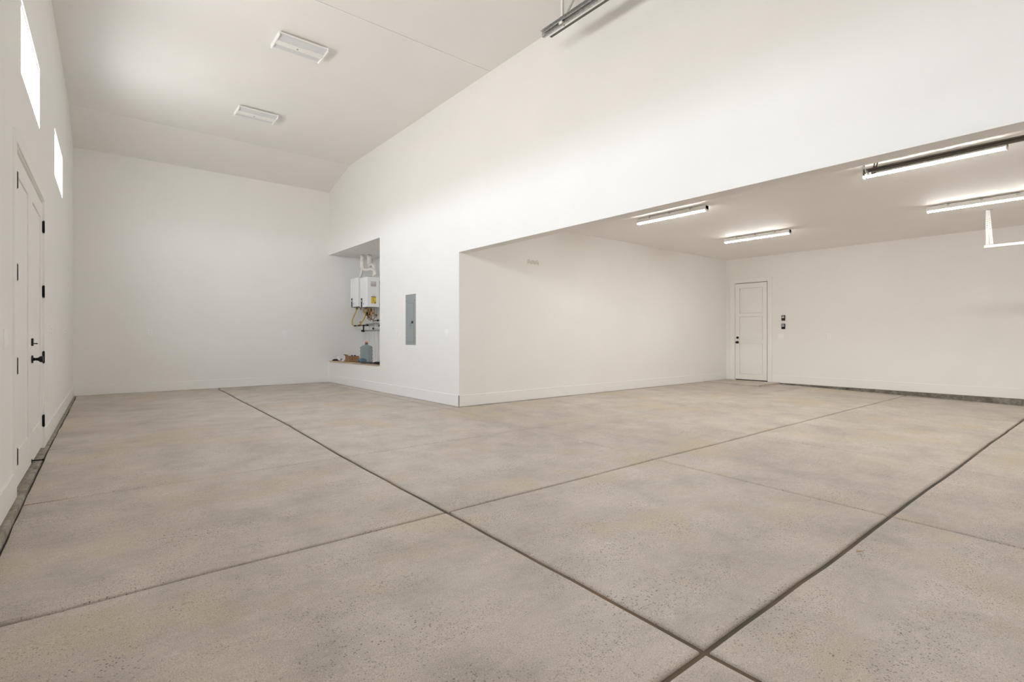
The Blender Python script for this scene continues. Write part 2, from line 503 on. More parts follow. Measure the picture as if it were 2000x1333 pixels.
def slab(i, j):
    K = 8
    per = []        # (x, y, normal inward nx, ny, half gap)
    for side in range(4):
        for k in range(K):
            t = k / K
            if side == 0: yy0 = ly(j, lx(i, YLn[j][0])); xa = lx(i, YLn[j][0]); xb = lx(i + 1, YLn[j][0]); x = xa + (xb - xa) * t; p = (x, ly(j, x))
            if side == 1: ya, yb = ly(j, XL[i + 1][0]), ly(j + 1, XL[i + 1][0]); y = ya + (yb - ya) * t; p = (lx(i + 1, y), y)
            if side == 2: xa, xb = lx(i + 1, YLn[j + 1][0]), lx(i, YLn[j + 1][0]); x = xa + (xb - xa) * t; p = (x, ly(j + 1, x))
            if side == 3: ya, yb = ly(j + 1, XL[i][0]), ly(j, XL[i][0]); y = ya + (yb - ya) * t; p = (lx(i, y), y)
            per.append((p[0], p[1], side, k))
    hw = [YLn[j][1], XL[i + 1][1], YLn[j + 1][1], XL[i][1]]
    if i >= 1 and XL[i + 1][0] == 4.15 and j >= 2: hw[1] = 0.004
    if XL[i][0] == 4.15 and j >= 2: hw[3] = 0.004
    nv = [(0, 1), (-1, 0), (0, -1), (1, 0)]

    def off(idx, extra):
        x, y, side, k = per[idx]
        e = (hw[side] + extra * (0.40 + hw[side] * 90)) if hw[side] > 0 else 0
        ox, oy = nv[side][0] * e, nv[side][1] * e
        if k == 0:
            ps = (side - 1) % 4
            e2 = (hw[ps] + extra * (0.40 + hw[ps] * 90)) if hw[ps] > 0 else 0
            ox += nv[ps][0] * e2; oy += nv[ps][1] * e2
        return x + ox, y + oy
    b = MB(); rings = []
    for extra, dz in ((0.0, -0.04), (0.0, -0.0105), (0.0035, -0.0042), (0.012, 0.0)):
        ring = []
        for q in range(len(per)):
            x, y = off(q, extra); ring.append(b.bm.verts.new((x, y, fz(x, y) + dz)))
        rings.append(ring)
    n = len(per)
    for a, c in zip(rings, rings[1:]):
        for q in range(n):
            f = b.bm.faces.new((a[q], a[(q + 1) % n], c[(q + 1) % n], c[q])); f.smooth = True
    b.bm.faces.new(rings[-1])
    return b.build('slab', 'concrete', floor)


for i in range(6):
    for j in range(6):
        if j >= 4 and i >= 2: continue
        slab(i, j)
# strip of slab along the garage wall and the bay edge beyond the x = 4.15 joint
b = MB()
n0 = 10
top = [(4.15 + 0.0025, 6.63), (XM + 0.02, 6.63), (XM + 0.02, YB), (4.15 + 0.0025, YB)]
b.hexa([(4.1525, 6.625, -0.03), (XM + 0.05, 6.625, -0.03), (XM + 0.05, YB, -0.03), (4.1525, YB, -0.03),
        (4.1525, 6.625, 0.0), (XM + 0.05, 6.625, 0.0), (XM + 0.05, YB, 0.0), (4.1525, YB, 0.0)])
b.build('slab', 'concrete', floor)
b = MB()
b.box(XM + 0.05, XR, 6.625, YG + 0.01, -0.03, 0.0)
b.build('slab', 'concrete', floor)
# landing slab at the far door
b = MB(); b.hexa([(11.42, 5.32, -0.04), (XR, 5.32, -0.04), (XR, YG, -0.04), (11.42, YG, -0.04),
               (11.42, 5.32, 0.012), (XR, 5.32, 0.012), (XR, YG, 0.012), (11.42, YG, 0.012)])
b.build('landing_slab', 'concrete', floor, label='low landing slab in front of the door')

# stem wall ledges
b = MB()
prev = None
ys = [YF + i * (YB - YF) / 60 for i in range(61)]
for y0, y1 in zip(ys, ys[1:]):
    o = lambda y: 0.040 + 0.006 * noise.noise(Vector((y * 2.7, 0.3, 5)))
    b.hexa([(LX(y0) - 0.02, y0, -0.25), (LX(y0) + o(y0) + 0.008, y0, -0.25), (LX(y1) + o(y1) + 0.008, y1, -0.25), (LX(y1) - 0.02, y1, -0.25),
            (LX(y0) - 0.02, y0, -0.006), (LX(y0) + o(y0), y0, -0.006), (LX(y1) + o(y1), y1, -0.006), (LX(y1) - 0.02, y1, -0.006)])
bmesh.ops.remove_doubles(b.bm, verts=b.bm.verts[:], dist=1e-5)
structure(b.build('trim_1', 'ledge_concrete'), 'exposed foundation ledge along the left wall')
b = MB().box(XR - 0.006, XR + 0.05, YF, 5.5, -0.3, 0.002)
structure(b.build('trim_2', 'stem_concrete'), 'exposed foundation curb under the right wall')

# ------------------------------------------------------------------ baseboards
BH = 0.18


def base_run(name, label, pts_fn):
    b = MB(); pts_fn(b); return structure(b.build(name, 'trim_paint'), label)


def bb_left(b):
    for y0, y1 in ((YF, 4.72), (6.88, YB)):
        b.lbox(y0, y1, 0, 0.013, 0.003, BH - 0.004); b.lbox(y0, y1, 0, 0.009, BH - 0.004, BH)


base_run('baseboard_left', None, bb_left)
base_run('baseboard_back', None, lambda b: b.box(LX(YB), XM, YB - 0.013, YB, 0.004, BH, 0.003))
base_run('baseboard_inner', None, lambda b: (b.box(XM - 0.013, XM, YG - 0.013, YB - 0.013, 0.004, BH, 0.003)))
base_run('baseboard_garage', None, lambda b: b.box(XM - 0.013, XR, YG - 0.013, YG, 0.004, BH, 0.003))
base_run('baseboard_right', None, lambda b: b.box(XR - 0.013, XR, YF, 5.50, 0.004, BH, 0.003))

# ------------------------------------------------------------------ high windows
for k, (a, c) in enumerate(WINDOWS):
    ym = (a + c) / 2
    w_ = thing('window_%d' % (k + 1), '', '', (LX(ym), ym, WZ0), 0)
    del w_['category']; w_['kind'] = 'structure'
    w_['label'] = ['high narrow window nearest the front', 'high narrow window above the double door', 'high narrow window nearest the back wall'][k]
    b = MB()
    f = 0.012
    b.lbox(a, c, -0.045, -0.012, WZ0, WZ0 + f); b.lbox(a, c, -0.045, -0.012, WZ1 - f, WZ1)
    b.lbox(a, a + f, -0.045, -0.012, WZ0 + f, WZ1 - f); b.lbox(c - f, c, -0.045, -0.012, WZ0 + f, WZ1 - f)
    b.build('window_frame', 'trim_paint', w_)
    b = MB(); b.lbox(a + f, c - f, -0.022, -0.018, WZ0 + f, WZ1 - f)
    b.build('pane', 'window_glass', w_)


for k, (x0, x1, z0, z1) in enumerate(ADDED_LITES):  # made-up glazing behind the camera, added so daylight reaches floor and garage
    w_ = thing('window_%d' % (k + 4), '', '', ((x0 + x1) / 2, YF, z0), 0)
    del w_['category']; w_['kind'] = 'structure'
    w_['label'] = ['added unseen daylight opening in the front wall of the tall bay', 'added unseen daylight opening in the front wall of the garage, inner half', 'added unseen daylight opening in the front wall of the garage, outer half'][k]
    nb = max(2, round((x1 - x0) / 0.6)); wd = (x1 - x0) / nb
    for q in range(nb):
        xa, xb = x0 + q * wd, x0 + (q + 1) * wd
        MB().box(xa, xa + 0.025, YF - 0.08, YF - 0.04, z0, z1).build('mullion', 'trim_paint', w_)
        MB().box(xa + 0.025, xb - (0.025 if q == nb - 1 else 0), YF - 0.062, YF - 0.058, z0, z1).build('pane', 'window_glass', w_)
    MB().box(x1 - 0.025, x1, YF - 0.08, YF - 0.04, z0, z1).build('mullion', 'trim_paint', w_)

# ------------------------------------------------------------------ doors
def shaker(y0, y1, z0, z1, o_face, depth, stile, rails, parent, xr=None, rec=0.009):
    """leaf with a core, stiles, rails and a loose panel in each field; the groove round a panel is real"""
    def bx(b, ya, yb, oa, ob, za, zb):
        if xr is None: b.lbox(ya, yb, oa, ob, za, zb)
        else: b.box(xr - ob, xr - oa, ya, yb, za, zb)
    b = MB()
    bx(b, y0, y1, o_face - depth, o_face - rec - 0.004, z0, z1)
    bx(b, y0, y0 + stile, o_face - rec - 0.004, o_face, z0, z1)
    bx(b, y1 - stile, y1, o_face - rec - 0.004, o_face, z0, z1)
    for za, zb in rails: bx(b, y0 + stile, y1 - stile, o_face - rec - 0.004, o_face, za, zb)
    leaf = b.build('door_leaf', 'door_paint', parent)
    g, gz = (0.005, 0.005) if xr is None else (0.009, 0.011)
    for (a_, c_), (d_, e_) in zip(rails, rails[1:]):
        b = MB(); bx(b, y0 + stile + g, y1 - stile - g, o_face - rec - 0.004, o_face - (rec if xr is None else 0.007), c_ + gz, d_ - gz)
        b.build('panel', 'door_paint', leaf)
    return leaf


dl = thing('door_1', '', '', (LX(5.8), 5.8, 0), 0); del dl['category']; dl['kind'] = 'structure'
dl['label'] = 'white double door in the left wall'
b = MB()
for y0, y1, z0, z1 in ((DY0 - 0.11, DY0, 0.0, DZ + 0.06), (DY1, DY1 + 0.11, 0.0, DZ + 0.06), (DY0, DY1, DZ, DZ + 0.06)):
    b.lbox(y0, y1, 0, 0.012, z0, z1)
b.build('door_casing', 'trim_paint', dl)
b = MB()
b.lbox(DY0, DY0 + 0.012, -T, 0.0, 0, DZ); b.lbox(DY1 - 0.012, DY1, -T, 0.0, 0, DZ); b.lbox(DY0 + 0.012, DY1 - 0.012, -T, 0.0, DZ - 0.012, DZ)
b.lbox(DY0 + 0.012, DY0 + 0.06, -0.085, -0.052, 0.014, DZ - 0.012); b.lbox(DY1 - 0.06, DY1 - 0.012, -0.085, -0.052, 0.014, DZ - 0.012)  # stops behind the leaves, added to block daylight leaking through the gaps
b.lbox(DY0 + 0.06, DY1 - 0.06, -0.085, -0.052, DZ - 0.09, DZ - 0.012); b.lbox(5.77, 5.83, -0.085, -0.052, 0.014, DZ - 0.09)
b.build('door_jamb', 'trim_paint', dl)
b = MB(); b.lbox(DY0 + 0.0, DY1 - 0.0, -T, 0.006, -0.02, 0.004); b.build('threshold', 'ledge_concrete', dl)
b = MB(); b.lbox(DY0 + 0.06, DY1 - 0.06, -0.085, -0.052, 0.004, 0.06); b.build('light_stop', 'sill_dark', dl)  # dark strip added behind the leaf bottoms to block leaking daylight
rails_l = [(0.03, 0.28), (2.235, 2.375)]
lf1 = shaker(DY0 + 0.015, 5.797, 0.03, 2.375, -0.004, 0.044, 0.135, rails_l, dl)
lf2 = shaker(5.803, DY1 - 0.015, 0.03, 2.375, -0.004, 0.044, 0.135, rails_l, dl)
for zc_ in (0.27, 0.89, 1.53, 2.16):
    for (yy, lf) in ((DY0 + 0.012, lf1), (DY1 - 0.012, lf2)):
        b = MB(); x = LX(yy)
        ho = 0.008 if yy < 5.8 else 0.006
        b.cyl((x + ho, yy, zc_ - 0.055), (x + ho, yy, zc_ + 0.055), 0.009, 12)
        b.cyl((x + ho, yy, zc_ - 0.061), (x + ho, yy, zc_ + 0.061), 0.005, 8)
        s_ = 1 if yy < 5.8 else -1
        b.lbox(min(yy, yy + s_ * 0.022), max(yy, yy + s_ * 0.022), -0.006, -0.002, zc_ - 0.05, zc_ + 0.05)
        b.build('hinge', 'black_metal', lf)
# knob, thumb turn and stop on the far leaf
yy = 5.868; x = LX(yy)
b = MB()
b.cyl((x - 0.005, yy, 0.90), (x + 0.006, yy, 0.90), 0.033, 24)
b.tube([(x + 0.004, yy, 0.90), (x + 0.018, yy, 0.90), (x + 0.034, yy, 0.90), (x + 0.044, yy, 0.90), (x + 0.050, yy, 0.90), (x + 0.064, yy, 0.90), (x + 0.068, yy, 0.90)],
       [0.016, 0.011, 0.013, 0.021, 0.026, 0.026, 0.022], 20)
b.build('door_knob', 'black_metal', lf2)
b = MB()
b.box(x - 0.005, x + 0.008, yy - 0.032, yy + 0.032, 1.012, 1.076, 0.004)
b.box(x + 0.006, x + 0.034, yy - 0.006, yy + 0.006, 1.027, 1.036, 0.002)
b.build('deadbolt', 'black_metal', lf2)
b = MB()
b.box(x - 0.005, x + 0.0, yy - 0.02, yy + 0.02, 0.032, 0.062)
b.tube([(x - 0.003, yy, 0.050), (x + 0.060, yy, 0.048), (x + 0.062, yy, 0.048), (x + 0.074, yy, 0.048)], [0.005, 0.005, 0.009, 0.009], 12)
b.build('door_stop', 'black_metal', lf2)

# far door in the right wall
dr = thing('door_2', '', '', (XR, 6.0, 0), 0); del dr['category']; dr['kind'] = 'structure'
dr['label'] = 'white three panel door in the right wall'
b = MB()
b.box(XR - 0.042, XR, 6.41, 6.53, 0.01, 2.52, 0.003); b.box(XR - 0.042, XR, 5.50, 5.60, 0.0, 2.52, 0.003); b.box(XR - 0.042, XR, 5.60, 6.41, 2.43, 2.52, 0.003)
b.build('door_casing', 'trim_paint', dr)
b = MB()
b.box(XR - 0.012, XR - 0.0005, 5.60, 5.612, 0.01, 2.43); b.box(XR - 0.012, XR - 0.0005, 6.398, 6.41, 0.01, 2.43); b.box(XR - 0.012, XR - 0.0005, 5.612, 6.398, 2.418, 2.43)
b.build('door_jamb', 'trim_paint', dr)
b = MB(); b.box(XR - 0.003, XR - 0.0004, 5.612, 6.398, 0.008, 2.418); b.build('weather_seal', 'rubber', dr)
lf = shaker(5.618, 6.386, 0.034, 2.404, 0.034, 0.032, 0.10, [(0.034, 0.17), (0.93, 1.005), (1.585, 1.66), (2.29, 2.404)], dr, xr=XR, rec=0.024)
b = MB(); xk = XR - 0.034
b.cyl((xk + 0.002, 6.335, 1.065), (xk - 0.012, 6.335, 1.065), 0.030, 20); b.cyl((xk - 0.012, 6.335, 1.065), (xk - 0.02, 6.335, 1.065), 0.02, 20)
b.build('deadbolt', 'black_metal', lf)
b = MB()
b.cyl((xk + 0.002, 6.335, 0.95), (xk - 0.010, 6.335, 0.95), 0.032, 20)
b.tube([(xk - 0.008, 6.335, 0.95), (xk - 0.03, 6.335, 0.95), (xk - 0.038, 6.335, 0.95), (xk - 0.062, 6.335, 0.95), (xk - 0.068, 6.335, 0.95)], [0.012, 0.012, 0.027, 0.027, 0.02], 20)
b.build('door_knob', 'black_metal', lf)


# ------------------------------------------------------------------ electrical plates
def outlet_proto(loc, rz, label):
    t = thing('wall_outlet', label, 'outlet', loc, rz, 'duplex outlets on the walls')
    def loc_build(b, name, m, par):
        b.bm.transform(Matrix.Translation(Vector(loc)) @ Matrix.Rotation(rz, 4, 'Z')); return b.build(name, m, par)
    b = MB().box(-0.036, 0.036, -0.009, 0, -0.058, 0.058, 0.0025, 2); pl = loc_build(b, 'cover_plate', 'white_plastic', t)
    for zc_ in (-0.022, 0.022):
        b = MB().box(-0.016, 0.016, -0.011, -0.004, zc_ - 0.014, zc_ + 0.014, 0.003, 2); s_ = loc_build(b, 'socket', 'white_plastic', t)
        b = MB().box(-0.008, -0.0055, -0.0118, -0.0105, zc_ - 0.002, zc_ + 0.008); b.box(0.0055, 0.008, -0.0118, -0.0105, zc_ - 0.002, zc_ + 0.008)
        b.box(-0.002, 0.002, -0.0118, -0.0105, zc_ - 0.010, zc_ - 0.006); loc_build(b, 'slots', 'outlet_slot', s_)
    return t


H = math.pi / 2
o1 = outlet_proto((0.862, YB, 1.17), 0, 'white duplex outlet on the back wall, nearer the left corner')
dup(o1, (3.363, YB, 1.165), 0, 'white duplex outlet on the back wall, nearer the niche')
dup(o1, (XM, 8.72, 1.165), -H, 'white duplex outlet on the inner wall, between niche and grey electrical panel')
dup(o1, (XR, 4.285, 1.10), -H, 'white duplex outlet on the right wall, beyond the two black keypads')
dup(o1, (LX(7.5), 7.5, 1.15), H + LROT, 'white duplex outlet on the left wall just past the double door')
dup(o1, (LX(9.93), 9.93, 1.15), H + LROT, 'white duplex outlet on the left wall nearest the back corner')


def switch(loc, rz, n, label):
    t = thing('light_switch', label, 'switch', loc, rz, 'rocker light switches on the walls')
    Mx = Matrix.Translation(Vector(loc)) @ Matrix.Rotation(rz, 4, 'Z')
    wd = 0.036 + 0.023 * (n - 1)
    b = MB().box(-wd, wd, -0.009, 0, -0.059, 0.059, 0.0025, 2); b.bm.transform(Mx); b.build('cover_plate', 'white_plastic', t)
    for k in range(n):
        xc = (k - (n - 1) / 2) * 0.046
        b = MB(); b.hexa([(xc - 0.016, -0.006, -0.033), (xc + 0.016, -0.006, -0.033), (xc + 0.016, -0.004, 0.033), (xc - 0.016, -0.004, 0.033),
                          (xc - 0.016, -0.016, -0.033), (xc + 0.016, -0.016, -0.033), (xc + 0.016, -0.010, 0.033), (xc - 0.016, -0.010, 0.033)])
        b.bm.transform(Mx); b.build('rocker', 'white_plastic', t)
    return t


switch((XM, 6.99, 1.155), -H, 2, 'white double rocker switch on the inner wall, beside the wide opening')
switch((XR, 5.31, 1.10), -H, 2, 'white double rocker switch below the two black keypads')
switch((LX(4.38), 4.38, 1.075), H + LROT, 1, 'large white rocker switch on the left wall before the double door')


def keypad(z, label):
    loc = (XR, 5.25, z)
    t = thing('wall_control', label, 'control panel', loc, -H, 'black garage door controls')
    Mx = Matrix.Translation(Vector(loc)) @ Matrix.Rotation(-H, 4, 'Z')
    def bb(b, n, m_):
        b.bm.transform(Mx); return b.build(n, m_, t)
    bb(MB().box(-0.041, 0.041, -0.022, 0, -0.063, 0.063, 0.007, 2), 'housing', 'black_metal')
    bb(MB().box(-0.025, 0.025, -0.024, -0.02, 0.034, 0.050, 0.001), 'display', 'screen')
    bb(MB().box(-0.027, 0.027, -0.027, -0.02, -0.003, 0.018, 0.002), 'push_bar', 'white_plastic')
    bb(MB().box(-0.018, 0.018, -0.0245, -0.02, -0.045, -0.022, 0.002), 'button', 'rubber')


keypad(1.53, 'upper of two black garage door controls beside the far door')
keypad(1.33, 'lower of two black garage door controls beside the far door')

# electrical panel
ep = thing('electrical_panel', 'tall grey flush electrical panel on the inner wall', 'electrical panel', (XM, 8.20, 0.945), 0)
b = MB().box(XM - 0.006, XM, 8.02, 8.39, 0.945, 1.845, 0.002); b.build('cover', 'panel_grey', ep)
b = MB()
for a_ in ((8.085, 8.088, 0.995, 1.69), (8.325, 8.328, 0.995, 1.69), (8.085, 8.328, 0.995, 0.999), (8.085, 8.328, 1.686, 1.69)):
    b.box(XM - 0.0063, XM - 0.005, *a_)
b.build('door_gap', 'panel_line', ep)
b = MB().box(XM - 0.010, XM - 0.0055, 8.089, 8.324, 1.0, 1.685, 0.002); dd = b.build('panel_door', 'panel_grey', ep)
b = MB().box(XM - 0.017, XM - 0.009, 8.10, 8.155, 1.325, 1.367, 0.003); b.build('latch', 'black_metal', dd)
b = MB()
for k in range(4): b.box(XM - 0.0104, XM - 0.0098, 8.165, 8.235, 1.275 + k * 0.017, 1.281 + k * 0.017)
b.build('stamped_lettering', 'panel_line', dd)
for yy in (8.04, 8.37):
    for zz in (1.07, 1.73):
        b = MB().cyl((XM - 0.010, yy, zz), (XM - 0.005, yy, zz), 0.008, 12); b.build('screw', 'panel_line', ep)


# ------------------------------------------------------------------ ceiling lights of the garage (lit)
def strip_light(loc, label):
    x, y, z = loc
    t = thing('ceiling_light', label, 'ceiling light', loc, 0, 'lit strip lights on the garage ceiling')
    L_ = 0.61
    b = MB()
    b.box(x - 0.043, x + 0.043, y - L_, y + L_, z - 0.078, z - 0.018, 0.005)
    for yy in (y - 0.4, y + 0.4): b.box(x - 0.02, x + 0.02, yy - 0.02, yy + 0.02, z - 0.018, z)
    b.build('housing', 'white_plastic', t)
    b = MB(); prof = [(x - 0.036, z - 0.078)]
    for k in range(9):
        a = math.pi - math.pi * k / 8
        prof.append((x + 0.036 * math.cos(a), z - 0.078 - 0.018 * math.sin(a) - 0.001))
    prof = prof[1:]
    b.extrude_y(prof, y - L_ + 0.012, y + L_ - 0.012)
    for f in b.bm.faces: f.smooth = len(f.verts) == 4
    b.build('lens', 'lit_lens', t)
    for s_ in (-1, 1):
        ya = y + s_ * (L_ - 0.012); yb = y + s_ * L_
        b = MB(); b.box(x - 0.047, x + 0.047, min(ya, yb), max(ya, yb), z - 0.102, z - 0.016, 0.004); b.build('end_cap', 'white_plastic', t)
    for yy in (y - 0.36, y, y + 0.36):
        b = MB(); b.box(x - 0.0485, x + 0.0485, yy - 0.012, yy + 0.012, z - 0.040, z - 0.014, 0.002); b.build('mounting_clip', 'galvanised', t)
    return t


strip_light((6.95, 4.60, HG), 'lit strip light on the garage ceiling, nearer the header, far row')
strip_light((9.66, 4.55, HG), 'smallest looking lit strip light, nearest the white far door')
strip_light((6.95, 1.42, HG), 'lit strip light right beside the dark metal rail')
strip_light((9.62, 1.38, HG), 'lit strip light above the hanging white track at the right edge')


# unlit fixtures of the bay
def bay_fixture(loc, label):
    x, y, z = loc
    t = thing('ceiling_light', label, 'ceiling light', loc, 0, 'unlit fixtures on the tall ceiling')
    lx_, wy = 0.30, 0.185
    b = MB(); b.box(x - lx_ + 0.03, x + lx_ - 0.03, y - 0.12, y + 0.12, z - 0.03, z); b.build('mounting_box', 'painted_steel', t)
    b = MB()
    b.box(x - lx_, x + lx_, y - wy, y + wy, z - 0.050, z - 0.028, 0.003)
    b.build('housing', 'painted_steel', t)
    for s_ in (-1, 1):
        b = MB()
        b.hexa([(x - lx_ + 0.012, y + s_ * 0.052, z - 0.052), (x + lx_ - 0.012, y + s_ * 0.052, z - 0.052), (x + lx_ - 0.012, y + s_ * (wy - 0.006), z - 0.052), (x - lx_ + 0.012, y + s_ * (wy - 0.006), z - 0.052),
                (x - lx_ + 0.012, y + s_ * 0.052, z - 0.066), (x + lx_ - 0.012, y + s_ * 0.052, z - 0.066), (x + lx_ - 0.012, y + s_ * (wy - 0.012), z - 0.060), (x - lx_ + 0.012, y + s_ * (wy - 0.012), z - 0.060)])
        b.build('lens', 'unlit_lens', t)
    b = MB(); b.box(x - lx_ + 0.012, x + lx_ - 0.012, y - 0.050, y + 0.050, z - 0.080, z - 0.048, 0.006); cc = b.build('driver_cover', 'painted_steel', t)
    b = MB().cyl((x - 0.03, y, z - 0.084), (x - 0.03, y, z - 0.078), 0.011, 14); b.build('sensor', 'panel_grey', cc)
    for s_ in (-1, 1):
        xa, xb = sorted((x + s_ * (lx_ - 0.012), x + s_ * (lx_ + 0.004)))
        b = MB(); b.box(xa, xb, y - wy - 0.004, y + wy + 0.004, z - 0.082, z - 0.026, 0.004); b.build('end_cap', 'white_plastic', t)
    return t


bay_fixture((2.065, 6.85, HB), 'unlit white flat fixture on the tall ceiling, nearer and larger')
bay_fixture((2.125, 9.40, HB), 'unlit white flat fixture on the tall ceiling, nearer the back slope')


# ------------------------------------------------------------------ garage door tracks
def ctrack(x, z, y0, y1, s=1, h=0.052, w_=0.028):
    """open channel along y, opening towards s"""
    b = MB(); t_ = 0.003
    b.box(*sorted((x, x + s * t_)), y0, y1, z - h / 2, z + h / 2)
    b.box(*sorted((x, x + s * w_)), y0, y1, z + h / 2 - t_, z + h / 2)
    b.box(*sorted((x, x + s * w_)), y0, y1, z - h / 2, z - h / 2 + t_)
    b.box(*sorted((x + s * (w_ - t_), x + s * w_)), y0, y1, z + h / 2 - 0.012, z + h / 2)
    b.box(*sorted((x + s * (w_ - t_), x + s * w_)), y0, y1, z - h / 2, z - h / 2 + 0.010)
    return b


def perforated(a, c, wd, t_=0.003, axis='y', pitch=0.042):
    """flat strip with real slots from a to c; width runs along axis"""
    a = Vector(a); c = Vector(c); d = (c - a); n = max(2, int(d.length / pitch)); u = Vector((0, 1, 0)) if axis == 'y' else Vector((1, 0, 0))
    th = Vector((t_ / 2, 0, 0)) if axis == 'y' else Vector((0, t_ / 2, 0))
    dn = d.normalized(); b = MB()

    def piece(p0, p1, w0, w1):
        b.hexa([p0 + u * w0 - th, p0 + u * w1 - th, p0 + u * w1 + th, p0 + u * w0 + th, p1 + u * w0 - th, p1 + u * w1 - th, p1 + u * w1 + th, p1 + u * w0 + th])
    piece(a, c, -wd / 2, -wd * 0.17); piece(a, c, wd * 0.17, wd / 2)
    for k in range(n + 1):
        p = a + d * (k / n); q0 = p - dn * pitch * 0.29; q1 = p + dn * pitch * 0.29
        if k == 0: q0 = p
        if k == n: q1 = p
        piece(q0, q1, -wd * 0.17, wd * 0.17)
    return b


# tall bay track
tb = thing('door_track', 'galvanised door track hanging by the inner wall under the tall ceiling', 'door track', (3.9, 2.2, 4.48), 0, 'garage door tracks')
ctrack(3.90, 4.455, YF, 4.20, -1, 0.055).build('rail', 'galvanised', tb)
b = MB(); b.box(3.903, 3.907, YF, 4.24, 4.47, 4.515); b.box(3.872, 3.907, YF, 4.24, 4.513, 4.517)
b.build('stiffener_angle', 'galvanised', tb)
b = MB(); b.box(3.93, 3.955, YF, 4.14, 4.425, 4.43); b.box(3.953, 3.957, YF, 4.14, 4.425, 4.45); b.build('lower_rail', 'dark_steel', tb)
b = MB(); b.box(3.906, 3.910, 3.91, 3.945, 4.44, HB); b.box(3.906, 3.935, 3.91, 3.914, 4.44, HB)
b.build('hanger', 'painted_steel', tb)
perforated((3.912, 3.90, 4.50), (3.912, 3.50, HB), 0.045, 0.004, 'y').build('brace', 'galvanised', tb)
b = MB(); b.box(3.868, 3.908, 3.89, 3.94, 4.44, 4.47, 0.004); b.build('bracket_plate', 'painted_steel', tb)
for yy in (0.9,):
    b = MB(); b.box(3.906, 3.910, yy, yy + 0.035, 4.44, HB); b.build('hanger', 'painted_steel', tb)

# dark rail close to the garage ceiling
tg = thing('door_track', 'dark metal track with perforated end bracket close under the garage ceiling', 'door track', (6.43, 0.5, 2.88), 0, 'garage door tracks')
ctrack(6.45, 2.872, YF, 1.85, -1, 0.036, 0.026).build('rail', 'bracket_steel', tg)
b = MB(); b.box(6.452, 6.456, YF, 1.80, 2.845, 2.878); b.box(6.452, 6.50, YF, 1.80, 2.878, 2.882); b.build('stiffener_angle', 'galvanised', tg)
perforated((6.45, 1.875, 2.83), (6.45, 1.875, HG), 0.055, 0.003, 'x', 0.05).build('hanger', 'bracket_steel', tg)
b = MB(); b.box(6.41, 6.485, 1.858, 1.868, 2.80, 2.885, 0.002); b.build('end_plate', 'dark_steel', tg)
b = MB(); b.cyl((6.42, 1.84, 2.86), (6.50, 1.84, 2.86), 0.012, 12); b.build('bolt', 'galvanised', tg)
perforated((6.49, 1.80, 2.84), (6.49, 1.76, HG), 0.04, 0.003, 'y', 0.05).build('hanger', 'bracket_steel', tg)

# white hanging track at the right edge
tr_ = thing('door_track', 'white door track hanging from the garage ceiling at the right edge', 'door track', (10.6, 0.3, 2.5), 0, 'garage door tracks')
ctrack(10.60, 2.475, YF, 1.50, 1, 0.05, 0.03).build('rail', 'painted_steel', tr_)
perforated((10.604, 1.462, 2.49), (10.604, 1.462, HG), 0.034, 0.003, 'y', 0.03).build('hanger', 'painted_steel', tr_)
perforated((10.612, 1.412, 2.49), (10.612, 1.452, HG), 0.036, 0.003, 'y', 0.03).build('brace', 'painted_steel', tr_)
b = MB(); b.box(10.55, 10.62, 1.40, 1.50, HG - 0.004, HG); b.build('ceiling_plate', 'galvanised', tr_)

# ------------------------------------------------------------------ niche: water heaters
XF = 4.83


def heater(y0, y1, z0, z1, label):
    t = thing('water_heater', label, 'water heater', (5.1, (y0 + y1) / 2, z0), 0, 'tankless water heaters in the niche')
    MB().box(XF, XF + 0.30, y0, y1, z0, z1, 0.012, 3).build('casing', 'heater_white', t)
    for ya_ in (y0 + 0.05, y1 - 0.09):
        for za_ in (z0 + 0.06, z1 - 0.12):
            MB().box(XF + 0.30, 5.499, ya_, ya_ + 0.04, za_, za_ + 0.04).build('mounting_arm', 'galvanised', t)
    b = MB(); yc = y1 - 0.095
    b.box(XF - 0.006, XF + 0.002, yc - 0.036, yc + 0.036, z0 + 0.005, z0 + 0.215, 0.003); cp = b.build('control_panel', 'black_metal', t)
    MB().box(XF - 0.008, XF - 0.005, yc - 0.02, yc + 0.02, z0 + 0.135, z0 + 0.165).build('display', 'screen', cp)
    MB().box(XF - 0.002, XF + 0.001, y1 - 0.215, y1 - 0.185, z0 + 0.06, z0 + 0.10).build('badge', 'blue_mark', t)
    b = MB(); b.lathe([(0.11, 0), (0.11, 0.008), (0.095, 0.02), (0.06, 0.03)], 24, (XF + 0.16, (y0 + y1) / 2, z1 - 0.002)); b.build('vent_collar', 'galvanised', t)
    b = MB(); b.box(XF + 0.02, XF + 0.28, y0 + 0.02, y1 - 0.02, z0 - 0.008, z0 + 0.002); b.build('bottom_plate', 'dark_steel', t)
    # connections below
    for k, (fx, mt, ln) in enumerate(((0.18, 'brass', 0.05), (0.42, 'copper', 0.07), (0.66, 'brass', 0.06), (0.86, 'copper', 0.05))):
        yk = y0 + (y1 - y0) * fx; xk_ = XF + 0.10 + 0.05 * (k % 2)
        b = MB(); b.tube([(xk_, yk, z0 - 0.004), (xk_, yk, z0 - 0.02), (xk_, yk, z0 - 0.022), (xk_, yk, z0 - 0.04), (xk_, yk, z0 - 0.042), (xk_, yk, z0 - ln)], [0.012, 0.012, 0.02, 0.02, 0.012, 0.012], 6)
        b.build('connector', mt, t)
    return t


h1 = heater(11.64, 12.10, 1.80, 2.49, 'white tankless water heater further into the niche corner')
h2 = heater(11.12, 11.52, 1.77, 2.465, 'nearer white tankless water heater with yellow label on its side')
